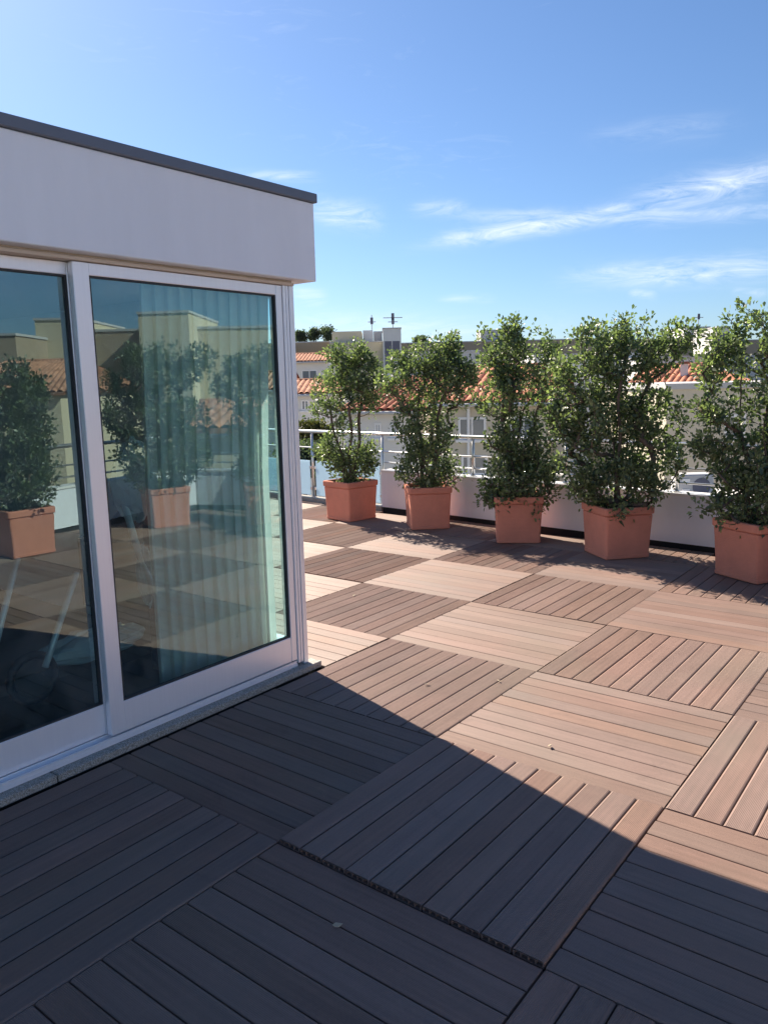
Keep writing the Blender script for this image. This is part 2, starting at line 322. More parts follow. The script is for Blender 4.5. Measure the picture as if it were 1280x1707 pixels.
# board with its hollow chambers open at the near end (raised tile)
def hollow():
    b = MB(); vs, fs = board_verts(BW, 1.0)
    n = len(vs)//2; fs = [f for f in fs if not (len(f) == n and max(f) < n)]        # open near end
    b.add(vs, fs); h = BW/2; y0 = -.5; wt_ = .0045; k = 4; cw = (BW-2*wt_-(k-1)*.004)/k
    b.box(-h+.0006, h-.0006, y0, y0+.03, -.0065, -.0050); b.box(-h+.0006, h-.0006, y0, y0+.03, -TH+.0005, -TH+.004)
    for i in range(k+1):
        x0 = -h+.0006 if i == 0 else -h+wt_+i*cw+(i-1)*.004
        x1 = h-.0006 if i == k else (x0+wt_ if i == 0 else x0+.004)
        b.box(x0, x1, y0+.0005, y0+.03, -TH+.004, -.0065)
    b.box(-h+.001, h-.001, y0+.03, y0+.034, -TH+.001, -.005)
    me = bpy.data.meshes.new('hollow_board'); me.from_pydata(b.v, [], b.f); me.update(); me.materials.append(MAT['deck']); return me
HOLLOW = hollow()

tiles = []
for i in range(-4, 7):
    for j in range(-7, 4):
        x0, y0 = GX+j*PB, GY+i*PA; x1, y1 = x0+PB, y0+PA; along = (i+j) % 2 == 0      # True: boards run away along y
        bl = []
        for k in range(10):
            if along: bx0, bx1, by0, by1 = x0+k*PB/10, x0+(k+1)*PB/10, y0, y1
            else: bx0, bx1, by0, by1 = x0, x1, y0+k*PA/10, y0+(k+1)*PA/10
            lim = min(ywall(max(min(bx0, 2.2), -9.3)), ywall(max(min(bx1, 2.2), -9.3)))-.035
            if (bx0+bx1)/2 < -2.86:
                if along: by0 = max(by0, PEND+.075)
                elif by0 < PEND+.06: continue
            if along: by1 = min(by1, lim)
            elif by1 > lim: continue
            if by1-by0 < .05: continue
            bl.append((bx0, bx1, by0, by1))
        if not bl: continue
        c = Vector(((x0+x1)/2, (y0+y1)/2, 0)); d = (c-CAM).dot(FW)
        vis = False
        if d > .3:
            for xx in (x0, c.x, x1):
                for yy in (y0, c.y, y1):
                    q = Vector((xx, yy, 0))-CAM; dd = q.dot(FW)
                    if dd > .2:
                        u_, v_ = 640+F_PX*q.dot(RT)/dd, 853.5-F_PX*q.dot(UP)/dd
                        if -20 < u_ < 1300 and v_ < 1730: vis = True
            if c.x < -2.9 and c.x/c.y < FX/PEND*1.0-.25: vis = False
        tiles.append((0 if vis else 1, d if d > 0 else 99, i, j, along, bl, c))
tiles.sort(key=lambda t_: (t_[0], t_[1]))
count = 0
for vis, d, i, j, along, bl, c in tiles:
    zo = random.uniform(-.003, .002); tilt = (random.uniform(-.002, .002), random.uniform(-.002, .002)); yaw = random.uniform(-.0022, .0022)
    if (i, j) == (0, 0): zo, tilt, yaw = .0075, (-.0085, .001), .0
    rz = 0.0 if along else math.pi/2
    # battens carry the boards; they are the tile's own mesh
    xs0, xs1, ys0, ys1 = min(b[0] for b in bl), max(b[1] for b in bl), min(b[2] for b in bl), max(b[3] for b in bl)
    g = MB()
    for k in range(3):
        if along:
            yy = ys0+(ys1-ys0)*(.12+.38*k); g.box(xs0-c.x+.02, xs1-c.x-.02, yy-c.y-.02, yy-c.y+.02, -.074, -TH-.0005)
        else:
            xx = xs0+(xs1-xs0)*(.12+.38*k); g.box(xx-c.x-.02, xx-c.x+.02, ys0-c.y+.02, ys1-c.y-.02, -.074, -TH-.0005)
    individual = vis == 0 and count+len(bl) <= 300
    if individual:
        count += len(bl)
        tile = g.build('deck_tile', MAT['membrane'], deck); tile.location = (c.x, c.y, zo); tile.rotation_euler = (tilt[0], tilt[1], yaw)
        for (bx0, bx1, by0, by1) in bl:
            b = link('board', HOLLOW if (i, j) == (0, 0) else BOARD, None, tile)
            b.location = ((bx0+bx1)/2-c.x+random.uniform(-.0008, .0008), (by0+by1)/2-c.y, random.uniform(-.0007, .0007))
            L = (by1-by0 if along else bx1-bx0)-.007
            wsc = (bx1-bx0 if along else by1-by0)/.1
            b.rotation_euler = (0, 0, rz); b.scale = (wsc*random.uniform(.996, 1.003), L, 1)
    else:
        allv, allf = [], []
        for (bx0, bx1, by0, by1) in bl:
            L = (by1-by0 if along else bx1-bx0)-.007
            vs, fs = board_verts(BW*((bx1-bx0) if along else (by1-by0))/.1, L); dx, dy = (bx0+bx1)/2-c.x, (by0+by1)/2-c.y
            zz = random.uniform(-.0007, .0007)
            if not along: dx, dy = dy, -dx                              # into the frame of the turned tile
            o = len(allv); allv += [(x+dx, y+dy, z+zz) for x, y, z in vs]; allf += [tuple(q+o for q in f) for f in fs]
        me = bpy.data.meshes.new('deck_tile'); me.from_pydata(allv, [], allf); me.update(); me.materials.append(MAT['deck'])
        tile = link('deck_tile', me, None, deck, (c.x, c.y, zo)); tile.rotation_euler = (tilt[0], tilt[1], rz+yaw)
        sb = g.build('batten', MAT['membrane'], tile); sb.rotation_euler = (0, 0, -rz)

# ================================================================= PAVILION
pav = thing('glass_pavilion', 'white rooftop pavilion with sliding glass doors and dark coping', 'building', (-4.9, .3, -.07))
PO = pav.location
YB = -3.0                                                # far end behind the viewer's left
# roof with fascia
roof = MB().box(-8.2, FX+.07, YB, 3.16, 2.108, 2.50, .004).build('roof', MAT['stucco'], pav, PO)
cp_ = MB(); cp_.box(-8.22, FX+.085, YB-.02, 3.175, 2.502, 2.548, .004); cp_.build('coping', MAT['coping'], roof, PO)
# lintel above the doors
g = MB(); g.box(FX-.16, FX-.004, YB+.02, PEND-.004, 2.098, 2.107); g.box(FX-.16, FX+.012, YB+.02, PEND, 2.082, 2.0975, .002); g.build('lintel', MAT['lintel'], pav, PO)
# walls, floor and ceiling of the room
MB().box(-8.1, FX-.001, YB+.02, PEND-.002, -.06, .028).build('floor', MAT['room_floor'], pav, PO)
MB().box(-8.1, -7.9, YB+.02, PEND-.003, .03, 2.106).build('back_wall', MAT['room'], pav, PO)
MB().box(-8.1, FX-.2, YB+.02, YB+.2, .03, 2.104).build('side_wall', MAT['room'], pav, PO)
ew = MB(); ew.box(-7.899, FX-.70, PEND-.16, PEND-.004, .03, 2.102); ew.build('end_wall', MAT['stucco'], pav, PO)
MB().box(-7.89, FX-.17, YB+.21, PEND-.17, 2.085, 2.101).build('ceiling', MAT['ceiling'], pav, PO)
# narrow fixed light beside the corner post
fl = MB(); fl.box(FX-.699, FX-.65, PEND-.10, PEND-.02, .03, 2.08); fl.box(FX-.65, FX-.10, PEND-.10, PEND-.02, .03, .16); fl.box(FX-.65, FX-.10, PEND-.10, PEND-.02, 2.03, 2.08)
fl = fl.build('fixed_light', MAT['alu'], pav, PO)
MB().add([(FX-.65, PEND-.06, .16), (FX-.10, PEND-.06, .16), (FX-.10, PEND-.06, 2.03), (FX-.65, PEND-.06, 2.03)], [(0, 1, 2, 3)]).build('pane', MAT['glass_slit'], fl, PO)
# granite threshold, two stones with a joint
for y0, y1 in ((1.512, 3.105), (-.35, 1.507), (YB, -.355)):
    MB().box(FX-.03, FX+.056, y0, y1, -.005, .030, .004).build('threshold_stone', MAT['granite'], pav, PO)
# bottom track
tr = MB()
tr.box(FX-.11, FX+.004, YB+.02, PEND-.085, .0305, .046); tr.box(FX-.006, FX+.002, YB+.02, PEND-.09, .0462, .062)
tr.box(FX-.046, FX-.038, YB+.02, PEND-.09, .0462, .066); tr.box(FX-.082, FX-.074, YB+.02, PEND-.09, .0462, .066)
tr.build('door_track', MAT['alu'], pav, PO)
# corner post with its grooves
g = MB(); g.box(FX-.10, FX+.006, 2.972, 2.990, .046, 2.081, .002); g.box(FX-.10, FX-.008, 2.990, 2.996, .046, 2.081)
g.box(FX-.10, FX+.004, 2.996, 3.012, .046, 2.081, .002); g.box(FX-.10, FX-.010, 3.012, 3.017, .046, 2.081); g.box(FX-.10, FX+.006, 3.017, PEND, .030, 2.081, .002)
g.build('corner_post', MAT['alu'], pav, PO)
# sliding leaves: (y0, y1, x of front face)
for y0, y1, xf in ((1.800, 2.968, FX), (.655, 1.842, FX-.043), (-.50, .70, FX), (-1.66, -.455, FX-.043), (-2.95, -1.62, FX)):
    xb = xf-.034; z0, z1 = .068, 2.079
    leaf = MB().box(xb, xf, y0, y0+.072, z0, z1, .0025).build('sliding_door', MAT['alu'], pav, PO)
    MB().box(xb, xf, y1-.042, y1, z0, z1, .0025).build('stile', MAT['alu'], leaf, PO)
    MB().box(xb+.001, xf-.0015, y0+.0722, y1-.0422, z0, .206, .002).build('bottom_rail', MAT['alu'], leaf, PO)
    MB().box(xb+.001, xf-.0015, y0+.0722, y1-.0422, 2.030, z1, .002).build('top_rail', MAT['alu'], leaf, PO)
    gk = MB(); ga = y0+.0722; gb = y1-.0422
    gk.box(xb+.008, xf-.006, ga, ga+.008, .2062, 2.0298); gk.box(xb+.008, xf-.006, gb-.008, gb, .2062, 2.0298)
    gk.box(xb+.008, xf-.006, ga+.008, gb-.008, .2062, .214); gk.box(xb+.008, xf-.006, ga+.008, gb-.008, 2.022, 2.0298)
    gk.build('gasket', MAT['alu_dark'], leaf, PO)
    xm = (xb+xf)/2
    MB().add([(xm, ga+.008, .214), (xm, gb-.008, .214), (xm, gb-.008, 2.022), (xm, ga+.008, 2.022)], [(0, 1, 2, 3)]).build('pane', MAT['glass'], leaf, PO)
    if xf < FX:
        for zz in (.115, .165):
            MB().tube([(xf-.001, y1-.020, zz), (xf+.0015, y1-.020, zz)], .0045, 8).build('screw', MAT['alu_dark'], leaf, PO)
        MB().box(xf-.001, xf+.003, y1-.026, y1-.014, 2.035, 2.074).build('latch_plate', MAT['alu_dark'], leaf, PO)

# ---- things inside the room
cu = MB(); prof = []; n = 120
for k in range(n+1):
    s = k/n; y = 2.16+.78*s; ph = s*11*2*math.pi+.9*math.sin(7*s)
    prof.append((FX-.15+0.030*math.sin(ph)+.009*math.sin(ph*2.3+1), y+.018*math.cos(ph)))
vs = [(x, y, .035) for x, y in prof]+[(x*1.0+.004*math.sin(y*40), y, 1.1) for x, y in prof]+[(FX-.15+(x-FX+.235)*.7, y, 2.07) for x, y in prof]
fs = [(r*(n+1)+k, r*(n+1)+k+1, (r+1)*(n+1)+k+1, (r+1)*(n+1)+k) for r in range(2) for k in range(n)]
ct = thing('curtain', 'pale pleated curtain hanging behind the right sliding door', 'curtain', (FX-.15, 2.55, .03))
cu.add(vs, fs); cu.build('cloth', MAT['curtain'], ct, ct.location, smooth=True)
MB().tube([(FX-.15, 2.12, 2.073), (FX-.15, 2.95, 2.073)], .008, 8).build('curtain_rail', MAT['alu'], ct, ct.location)
# granite half wall seen left of the curtain
def P3(px, py, x):                                   # point on the plane x seen at a pixel
    r = ray(px, py); return CAM+r*(x/r.x)
gx = -3.42; gy0, gy1, gzt = P3(272, 950, gx).y, P3(303, 950, gx).y, P3(286, 812, gx).z
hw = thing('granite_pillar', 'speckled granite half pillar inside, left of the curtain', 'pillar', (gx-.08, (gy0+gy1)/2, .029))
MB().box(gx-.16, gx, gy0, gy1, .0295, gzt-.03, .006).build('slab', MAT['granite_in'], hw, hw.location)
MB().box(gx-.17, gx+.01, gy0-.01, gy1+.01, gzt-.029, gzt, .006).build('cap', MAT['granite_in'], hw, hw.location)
# wrapped exercise machine with silver tubes
ex = thing('exercise_machine', 'plastic wrapped exercise machine with slanting silver tubes behind the glass', 'machine', (-3.9, 1.75, .029))
EO = ex.location
for a, b, xa, xb_, rr in [((128, 955), (76, 1112), -3.36, -3.20, .014), ((30, 930), (-8, 1080), -3.40, -3.25, .014), ((225, 905), (300, 1088), -3.42, -3.24, .015), ((196, 800), (240, 950), -3.50, -3.40, .018)]:
    MB().tube([P3(*a, xa), P3(*b, xb_)], rr, 10).build('tube', MAT['tube'], ex, EO, smooth=True)
c = P3(55, 1130, -3.30); rg = MB(); rings = []
for k in range(25):
    aa = 2*math.pi*k/24; rings.append(c+Vector((0, .105*math.cos(aa), .105*math.sin(aa))))
rg.tube(rings, .018, 8, cap=False); wh = rg.build('wheel', MAT['rubber'], ex, EO, smooth=True)
MB().tube([c-Vector((.012, 0, 0)), c+Vector((.012, 0, 0))], .088, 24).build('disc', MAT['alu_dark'], wh, EO)
def crumple(name, cpt, rad, seed, mtl, parent, off):
    rnd = random.Random(seed); rows, colz = 16, 22; vs = []
    ph = [(rnd.uniform(1, 6), rnd.uniform(0, 6), rnd.uniform(.02, .09)) for _ in range(8)]
    for r in range(rows+1):
        th = math.pi*r/rows
        for k in range(colz):
            fi = 2*math.pi*k/colz; w = 1+sum(a_*math.sin(f_*fi*1.0+p_+th*f_*.7) for f_, p_, a_ in ph)*.6+rnd.uniform(-.05, .05)
            vs.append(cpt+Vector((rad[0]*math.sin(th)*math.cos(fi), rad[1]*math.sin(th)*math.sin(fi), rad[2]*math.cos(th)))*w)
    fs = [(r*colz+k, r*colz+(k+1) % colz, (r+1)*colz+(k+1) % colz, (r+1)*colz+k) for r in range(rows) for k in range(colz)]
    return MB().add(vs, fs).build(name, mtl, parent, off)
crumple('wrapped_console', P3(222, 800, -3.50), (.08, .13, .20), 3, MAT['plastic'], ex, EO)
crumple('wrapped_arm', P3(245, 960, -3.40), (.04, .05, .15), 5, MAT['plastic'], ex, EO)
crumple('wrapped_base', P3(150, 1075, -3.45), (.12, .28, .07), 9, MAT['plastic'], ex, EO)
MB().box(-3.75, -3.22, 1.35, 2.1, .0295, .09, .02).build('base_frame', MAT['rubber'], ex, EO)
sy1 = P3(271, 880, -3.75).y; sz = P3(268, 812, -3.75).z
g = MB(); pr = [(0, .0), (.36, .0), (.36, sz-.35), (.32, sz-.38), (.27, sz-.50), (.18, sz-.58), (0, sz-.62)]
g.loft([[(-4.05, sy1-.36+y, .0295+.32+z) for y, z in pr], [(-3.75, sy1-.36+y, .0295+.32+z) for y, z in pr]])
st = thing('lounge_seat', 'dark brown upholstered seat with curved back inside the room', 'seat', (-3.9, sy1-.18, .029))
g.build('upholstery', MAT['brown'], st, st.location)
MB().box(-4.02, -3.79, sy1-.33, sy1-.03, .0295, .349).build('base', MAT['rubber'], st, st.location)

# ================================================================= PARAPET AND RAILING
def offset_poly(pl, d):
    out = []
    for i, (x, y) in enumerate(pl):
        a = Vector(pl[max(i-1, 0)]); b = Vector(pl[min(i+1, len(pl)-1)]); t_ = (b-a).normalized(); nn = Vector((-t_.y, t_.x)); out.append((x+nn.x*d, y+nn.y*d))
    return out
def resample(pl, step):
    out = [pl[0]]
    for a, b in zip(pl, pl[1:]):
        L = math.hypot(b[0]-a[0], b[1]-a[1]); k = max(1, int(L/step))
        out += [(a[0]+(b[0]-a[0])*q/k, a[1]+(b[1]-a[1])*q/k) for q in range(1, k+1)]
    return out
WALL = [(-5.95, ywall(-5.95))]+EDGE[2:]
def strip(mb, pl, d0, d1, z0, z1):
    a, b = offset_poly(pl, d0), offset_poly(pl, d1)
    mb.loft([[(p[0], p[1], z0), (q[0], q[1], z0), (q[0], q[1], z1), (p[0], p[1], z1)] for p, q in zip(a, b)])
par = thing('parapet_wall', 'low white parapet wall curving round the terrace behind the planters', 'wall', (-1.8, 7.3, -.07))
g = MB(); strip(g, WALL, .0, .15, .045, .485); g.build('wall_body', MAT['stucco'], par, par.location)
g = MB(); strip(g, WALL, .02, .14, -.072, .0445); g.build('plinth', MAT['membrane'], par, par.location)
g = MB(); strip(g, WALL, -.012, .165, .4855, .512); g.build('cap', MAT['white'], par, par.location)
kr = thing('granite_kerb', 'low grey granite kerb under the frosted glass railing', 'kerb', (-7.6, 7.85, -.07))
LEFT = [(-9.4, 7.99), (-7.6, ywall(-7.6)), (-5.96, ywall(-5.96))]
g = MB(); strip(g, LEFT, .0, .16, -.072, .045); g.build('stone', MAT['granite'], kr, kr.location)

rl = thing('terrace_railing', 'stainless steel railing along the terrace edge, above the white parapet', 'railing', (-3.0, 7.43, .0)); RO = rl.location
mid = offset_poly(EDGE, .075)
g = MB(); g.tube([(x, y, .955) for x, y in mid], .022, 12); g.build('handrail', MAT['steel'], rl, RO, smooth=True)
g = MB(); g.tube([(x, y, .735) for x, y in mid], .010, 8); g.build('middle_rail', MAT['steel'], rl, RO, smooth=True)
wm = offset_poly(WALL, .075)
g = MB(); g.tube([(x, y, .60) for x, y in wm], .010, 8); g.build('lower_rail', MAT['steel'], rl, RO, smooth=True)
def edge_pt(x): return (x, ywall(x)+.075)
for x in (-8.75, -7.30, -5.98, -4.58, -3.4, -2.24, -.95, .25):
    px_, py_ = edge_pt(x); z0 = .045 if x < -5.95 else .512
    p = MB().tube([(px_, py_, z0), (px_, py_, .945)], .017, 10).build('post', MAT['steel'], rl, RO, smooth=True)
    g = MB(); g.tube([(px_, py_, z0), (px_, py_, z0+.012)], .036, 14); g.build('base_plate', MAT['steel'], p, RO)
    if x < -5.95:
        for zz in (.17, .46):
            for s in (-1, 1):
                MB().box(px_+s*.034-.016, px_+s*.034+.016, py_-.016, py_+.016, zz-.02, zz+.02, .004).build('glass_clamp', MAT['steel'], p, RO)
for y in (5.0, 3.7, 2.4, 1.1, -.2, -1.5, -2.8):
    xx = (2.05+.05*(y+3.4)/6.9 if y < 3.5 else 2.1+.1*(y-3.5)/1.1)+.075
    p = MB().tube([(xx, y, .512), (xx, y, .945)], .017, 10).build('post', MAT['steel'], rl, RO, smooth=True)
for x0, x1 in ((-8.70, -7.36), (-7.24, -6.04)):
    a, b = edge_pt(x0), edge_pt(x1); q = MB()
    q.loft([[(a[0], a[1]-.005, .075), (a[0], a[1]+.005, .075), (a[0], a[1]+.005, .555), (a[0], a[1]-.005, .555)], [(b[0], b[1]-.005, .075), (b[0], b[1]+.005, .075), (b[0], b[1]+.005, .555), (b[0], b[1]-.005, .555)]])
    q.build('frosted_pane', MAT['frosted'], rl, RO)

# ================================================================= PLANTERS
def square_ring(h, z, r=.022, seg=4):
    out = []
    for cx_, cy_, a0 in ((h-r, h-r, 0), (-h+r, h-r, 90), (-h+r, -h+r, 180), (h-r, -h+r, 270)):
        for k in range(seg+1):
            a = math.radians(a0+90*k/seg); out.append((cx_+r*math.cos(a), cy_+r*math.sin(a), z))
    return out
def planter_meshes():
    hb, ht = .209, .226
    prof = [(hb-.004, .0), (hb+.003, .006), (hb+.004, .030), (hb-.001, .036)]
    z = .036
    while z < .375:                                   # faint throwing ridges all the way up
        f = (z-.036)/.35; w = hb+(ht-hb)*f**1.3
        prof += [(w, z), (w+.0014, z+.006)]; z += .0135
    prof += [(ht-.006, .385)]
    b = MB(); b.loft([square_ring(w, z) for w, z in prof], True, False)
    rim = MB(); rp = [(ht-.006, .3852), (ht+.006, .392), (ht+.011, .398), (ht+.012, .446), (ht+.008, .455), (ht-.020, .457), (ht-.028, .450), (ht-.032, .37)]
    rim.loft([square_ring(w, z, .026) for w, z in rp], False, False)
    soil = MB(); soil.loft([square_ring(ht-.032, .41, .02), square_ring(ht-.0325, .418, .02)], True, True)
    out = []
    for nm, mb, mt_ in (('pot_body', b, 'terracotta'), ('rim', rim, 'terracotta'), ('soil', soil, 'soil')):
        me = bpy.data.meshes.new(nm); me.from_pydata(mb.v, [], mb.f); me.update(); me.materials.append(MAT[mt_]); out.append((nm, me))
    return out
PM = planter_meshes()
def planter(x, y, ang, label):
    p = thing('terracotta_planter', label, 'planter', (x, y, .002), math.radians(ang), 'square terracotta planters along the parapet')
    for nm, me in PM: link(nm, me, None, p)
    return p

# ---- shrubs: stems grown towards leaf clusters scattered in lobes
def tube_np(paths):
    vs, fs = [], []; o = 0; n = 5
    for pts, rads in paths:
        rings = []
        for i, p in enumerate(pts):
            d = pts[min(i+1, len(pts)-1)]-pts[max(i-1, 0)]; d = d/(np.linalg.norm(d)+1e-9)
            a = np.cross(d, [0, 0, 1.] if abs(d[2]) < .9 else [1., 0, 0]); a /= np.linalg.norm(a)+1e-9; b = np.cross(d, a)
            rings.append([p+rads[i]*(math.cos(2*math.pi*k/n)*a+math.sin(2*math.pi*k/n)*b) for k in range(n)])
        for r in rings: vs += r
        for r in range(len(rings)-1):
            for k in range(n): fs.append((o+r*n+k, o+r*n+(k+1) % n, o+(r+1)*n+(k+1) % n, o+(r+1)*n+k))
        o += len(rings)*n
    return np.array(vs), np.array(fs)
def leaf_mesh(name, centers, dirs, size, rng, droop=.15):
    n = len(centers); d = dirs/np.linalg.norm(dirs, axis=1, keepdims=True)
    r = rng.normal(size=(n, 3)); side = np.cross(d, r); side /= np.linalg.norm(side, axis=1, keepdims=True)+1e-9
    # most blades face up and outward
    nz = np.cross(side, d); flip = np.sign(nz[:, 2:3]+1e-6); side = side*flip; nz = nz*flip
    s = size*rng.uniform(.5, 1.3, (n, 1)); w = s*rng.uniform(.24, .34, (n, 1))
    tip = centers+d*s-np.array([0, 0, 1])*s*droop; midp = centers+d*s*.58
    L = midp-side*w+nz*w*.25; Rr = midp+side*w+nz*w*.25; q = centers+d*s*.22
    l0 = q-side*w*.55+nz*w*.1; r0 = q+side*w*.55+nz*w*.1
    V_ = np.stack([centers, l0, L, tip, Rr, r0], 1).reshape(-1, 3); i = np.arange(n)*6
    Fq = np.concatenate([np.stack([i, i+1, i+2, i+3], 1), np.stack([i, i+3, i+4, i+5], 1)])
    return np_mesh(name, V_, Fq)
def grow(seed, lobes, nclust, stems, base_r=.05, leaf=.043, per=36, crad=.050, stem_scale=1.3):
    rng = np.random.default_rng(seed); wts = np.array([l[6] for l in lobes], float); wts /= wts.sum()
    targ = []
    for k in rng.choice(len(lobes), nclust, p=wts):
        cx_, cy_, cz_, rx, ry, rz_ = lobes[k][:6]
        u = rng.normal(size=3); u /= np.linalg.norm(u); u *= rng.uniform(.25, 1.0)**.55
        if rng.random() < .07: u *= 1.3                  # shoots that stick out
        targ.append((cx_+u[0]*rx, cy_+u[1]*ry, cz_+u[2]*rz_))
    targ = np.array(targ); targ = targ[np.argsort(targ[:, 2]+.4*np.hypot(targ[:, 0], targ[:, 1]))]
    pos, par_ = [], []
    for s in range(stems):
        a = 2*math.pi*s/stems+rng.uniform(-.4, .4); p = np.array([base_r*math.cos(a), base_r*math.sin(a), .40]); last = -1
        lean = np.array([math.cos(a), math.sin(a), 0])*rng.uniform(.05, .20); top = rng.uniform(.55, .95)*targ[:, 2].max(); k = 0
        wob = rng.uniform(0, 6.28, 4)
        while p[2] < top*.82:
            pos.append(p.copy()); par_.append(last); last = len(pos)-1; k += 1
            p = p+np.array([lean[0]*.055+.008*math.sin(k*.5+wob[0]), lean[1]*.055+.008*math.sin(k*.43+wob[1]), .05])
    ends = []
    for t_ in targ:
        P = np.array(pos); dv = t_-P; dist = np.linalg.norm(dv, axis=1); pen = dist+np.clip(.25*dist-dv[:, 2], 0, None)*1.6+.10*(P[:, 2] < .5)
        b = int(np.argmin(pen)); L = dist[b]; k = max(1, int(L/.05)); last = b; p0 = P[b]
        sag = rng.normal(size=3)*.05*L
        for q in range(1, k+1):
            f = q/k; p = p0+(t_-p0)*f+sag*math.sin(math.pi*f)+np.array([0, 0, -.10*L*math.sin(math.pi*f)]); pos.append(p); par_.append(last); last = len(pos)-1
        ends.append(last)
    cnt = np.zeros(len(pos))
    for e_ in ends:
        k = e_
        while k >= 0: cnt[k] += 1; k = par_[k]
    rad = np.clip(.0016*np.sqrt(cnt)*1.15, .0016, .020)*stem_scale
    # stems as paths from every end down to the first used node
    used = set(); paths = []
    order = sorted(range(len(pos)), key=lambda q: -q)
    for e_ in [q for q in order if cnt[q] > 0]:
        if e_ in used: continue
        k = e_; pts = []; rr = []
        while k >= 0:
            pts.append(np.array(pos[k])); rr.append(rad[k])
            if k in used: break
            used.add(k); k = par_[k]
        if len(pts) > 1:
            if k >= 0: rr[-1] = min(rr[-1], rr[-2]*1.3)
            paths.append((pts, rr))
    sv, sf = tube_np(paths); stem_me = np_mesh('stems', sv, sf); stem_me.materials.append(MAT['bark'])
    C_, D_ = [], []
    for e_, t_ in zip(ends, targ):
        m_ = int(per*rng.uniform(.55, 1.4)); tw = np.array(pos[e_])-np.array(pos[par_[e_]]); tw = tw/(np.linalg.norm(tw)+1e-9)
        tw = tw*.6+np.array([0, 0, .7]); tw /= np.linalg.norm(tw)
        a = rng.uniform(-1.2, 1, (m_, 1)); c = t_+tw*a*crad*.9+rng.normal(size=(m_, 3))*crad*.55
        C_.append(c); D_.append((c-t_)/crad*.8+tw*.75+rng.normal(size=(m_, 3))*.45)
    lm = leaf_mesh('foliage', np.concatenate(C_), np.concatenate(D_), leaf, rng); lm.materials.append(MAT['leaf'])
    return stem_me, lm
# lobes are (across, away, up, radii x3, weight); across is seen from the camera
U = Vector((cy, -sy, 0)); A_ = Vector((sy, cy, 0))
def shrub(me_pair, x, y, label, rz=None):
    s = thing('leafy_shrub', label, 'shrub', (x, y, .42), 0, 'leafy shrubs growing in the planters')
    for nm, me in zip(('stems', 'foliage'), me_pair):
        ob = link(nm, me, None, s); ob.location = (0, 0, -.42); ob.rotation_euler = (0, 0, -YAW if rz is None else rz)
        if nm == 'foliage': ob['kind'] = 'stuff'
    return s
SH = [
    # 1 thin, bare stems in the middle
    ([(0, 0, .62, .26, .24, .22, 2.2), (-.22, 0, .80, .16, .2, .18, .8), (.22, .05, .75, .12, .2, .22, .6), (-.06, 0, 1.06, .18, .2, .2, .7), (-.20, 0, 1.50, .30, .26, .24, 1.5), (.10, 0, 1.62, .34, .28, .32, 2.4), (-.30, .05, 1.30, .2, .2, .12, .5), (.28, 0, 1.42, .16, .2, .2, .7), (.02, 0, 1.90, .26, .2, .16, 1.0)], 215, 6),
    # 2 full base, wide crown
    ([(0, 0, .66, .36, .32, .26, 2.6), (.05, 0, .98, .34, .28, .22, 1.6), (-.20, 0, 1.14, .2, .22, .2, .7), (.0, 0, 1.35, .4, .3, .2, 1.2), (-.25, 0, 1.62, .30, .26, .24, 1.6), (.22, 0, 1.64, .32, .28, .26, 1.8), (0, 0, 1.84, .36, .26, .2, 1.7), (.42, 0, 1.72, .2, .2, .2, .7), (.30, 0, 1.98, .14, .14, .10, .4)], 270, 6),
    # 3 tall column spilling over the rim
    ([(0, -.05, .60, .36, .36, .28, 2.8), (-.18, -.1, .50, .2, .2, .18, .8), (.22, 0, .78, .3, .3, .3, 1.8), (-.05, 0, 1.05, .34, .3, .28, 1.9), (-.18, 0, 1.42, .24, .24, .24, 1.1), (.12, 0, 1.50, .32, .28, .26, 1.5), (-.12, 0, 1.80, .26, .22, .26, 1.5), (.25, 0, 1.78, .24, .22, .22, 1.0), (-.08, 0, 2.04, .12, .12, .12, .4), (.44, 0, 1.60, .16, .2, .2, .5)], 300, 6),
    # 4 biggest and densest
    ([(-.02, -.06, .62, .40, .40, .26, 2.8), (-.30, 0, .86, .30, .3, .30, 1.8), (.25, 0, .88, .32, .3, .28, 1.8), (-.10, 0, 1.22, .46, .36, .30, 3.0), (.30, 0, 1.22, .26, .28, .24, 1.3), (-.30, 0, 1.55, .34, .3, .28, 2.2), (.02, 0, 1.74, .40, .32, .28, 2.6), (-.12, 0, 1.94, .34, .26, .13, 1.2), (.38, 0, 1.78, .22, .2, .14, .6), (.52, 0, 1.90, .16, .16, .14, .6), (-.5, 0, 1.30, .16, .22, .26, .7)], 430, 7),
    # 5 dense foot, ragged upper half
    ([(0, -.04, .62, .38, .36, .24, 2.8), (-.10, 0, .92, .32, .3, .24, 2.0), (.25, 0, .95, .3, .3, .3, 1.6), (-.05, 0, 1.22, .30, .26, .2, 1.2), (-.36, 0, 1.32, .16, .18, .10, .5), (-.34, 0, 1.62, .22, .2, .14, .9), (.15, 0, 1.50, .34, .3, .26, 1.4), (-.10, 0, 1.84, .24, .2, .2, .9), (.28, 0, 1.80, .3, .24, .22, 1.2), (-.42, 0, 1.05, .12, .14, .08, .3), (-.40, 0, 1.82, .12, .12, .08, .25)], 300, 6),
]
FRONT = [(-5.737, 6.759, 81), (-4.837, 6.727, 43.5), (-3.71, 6.584, 31), (-2.54, 6.429, 50), (-1.283, 6.23, 60)]
PL = ['square terracotta planter nearest the frosted glass railing, edge on to the viewer', 'terracotta planter second from the frosted glass railing, face turned to the viewer',
      'terracotta planter in the middle of the row, rim hidden by hanging leaves', 'terracotta planter under the biggest densest shrub, sun patches on its left face', 'terracotta planter at the right edge of the photo']
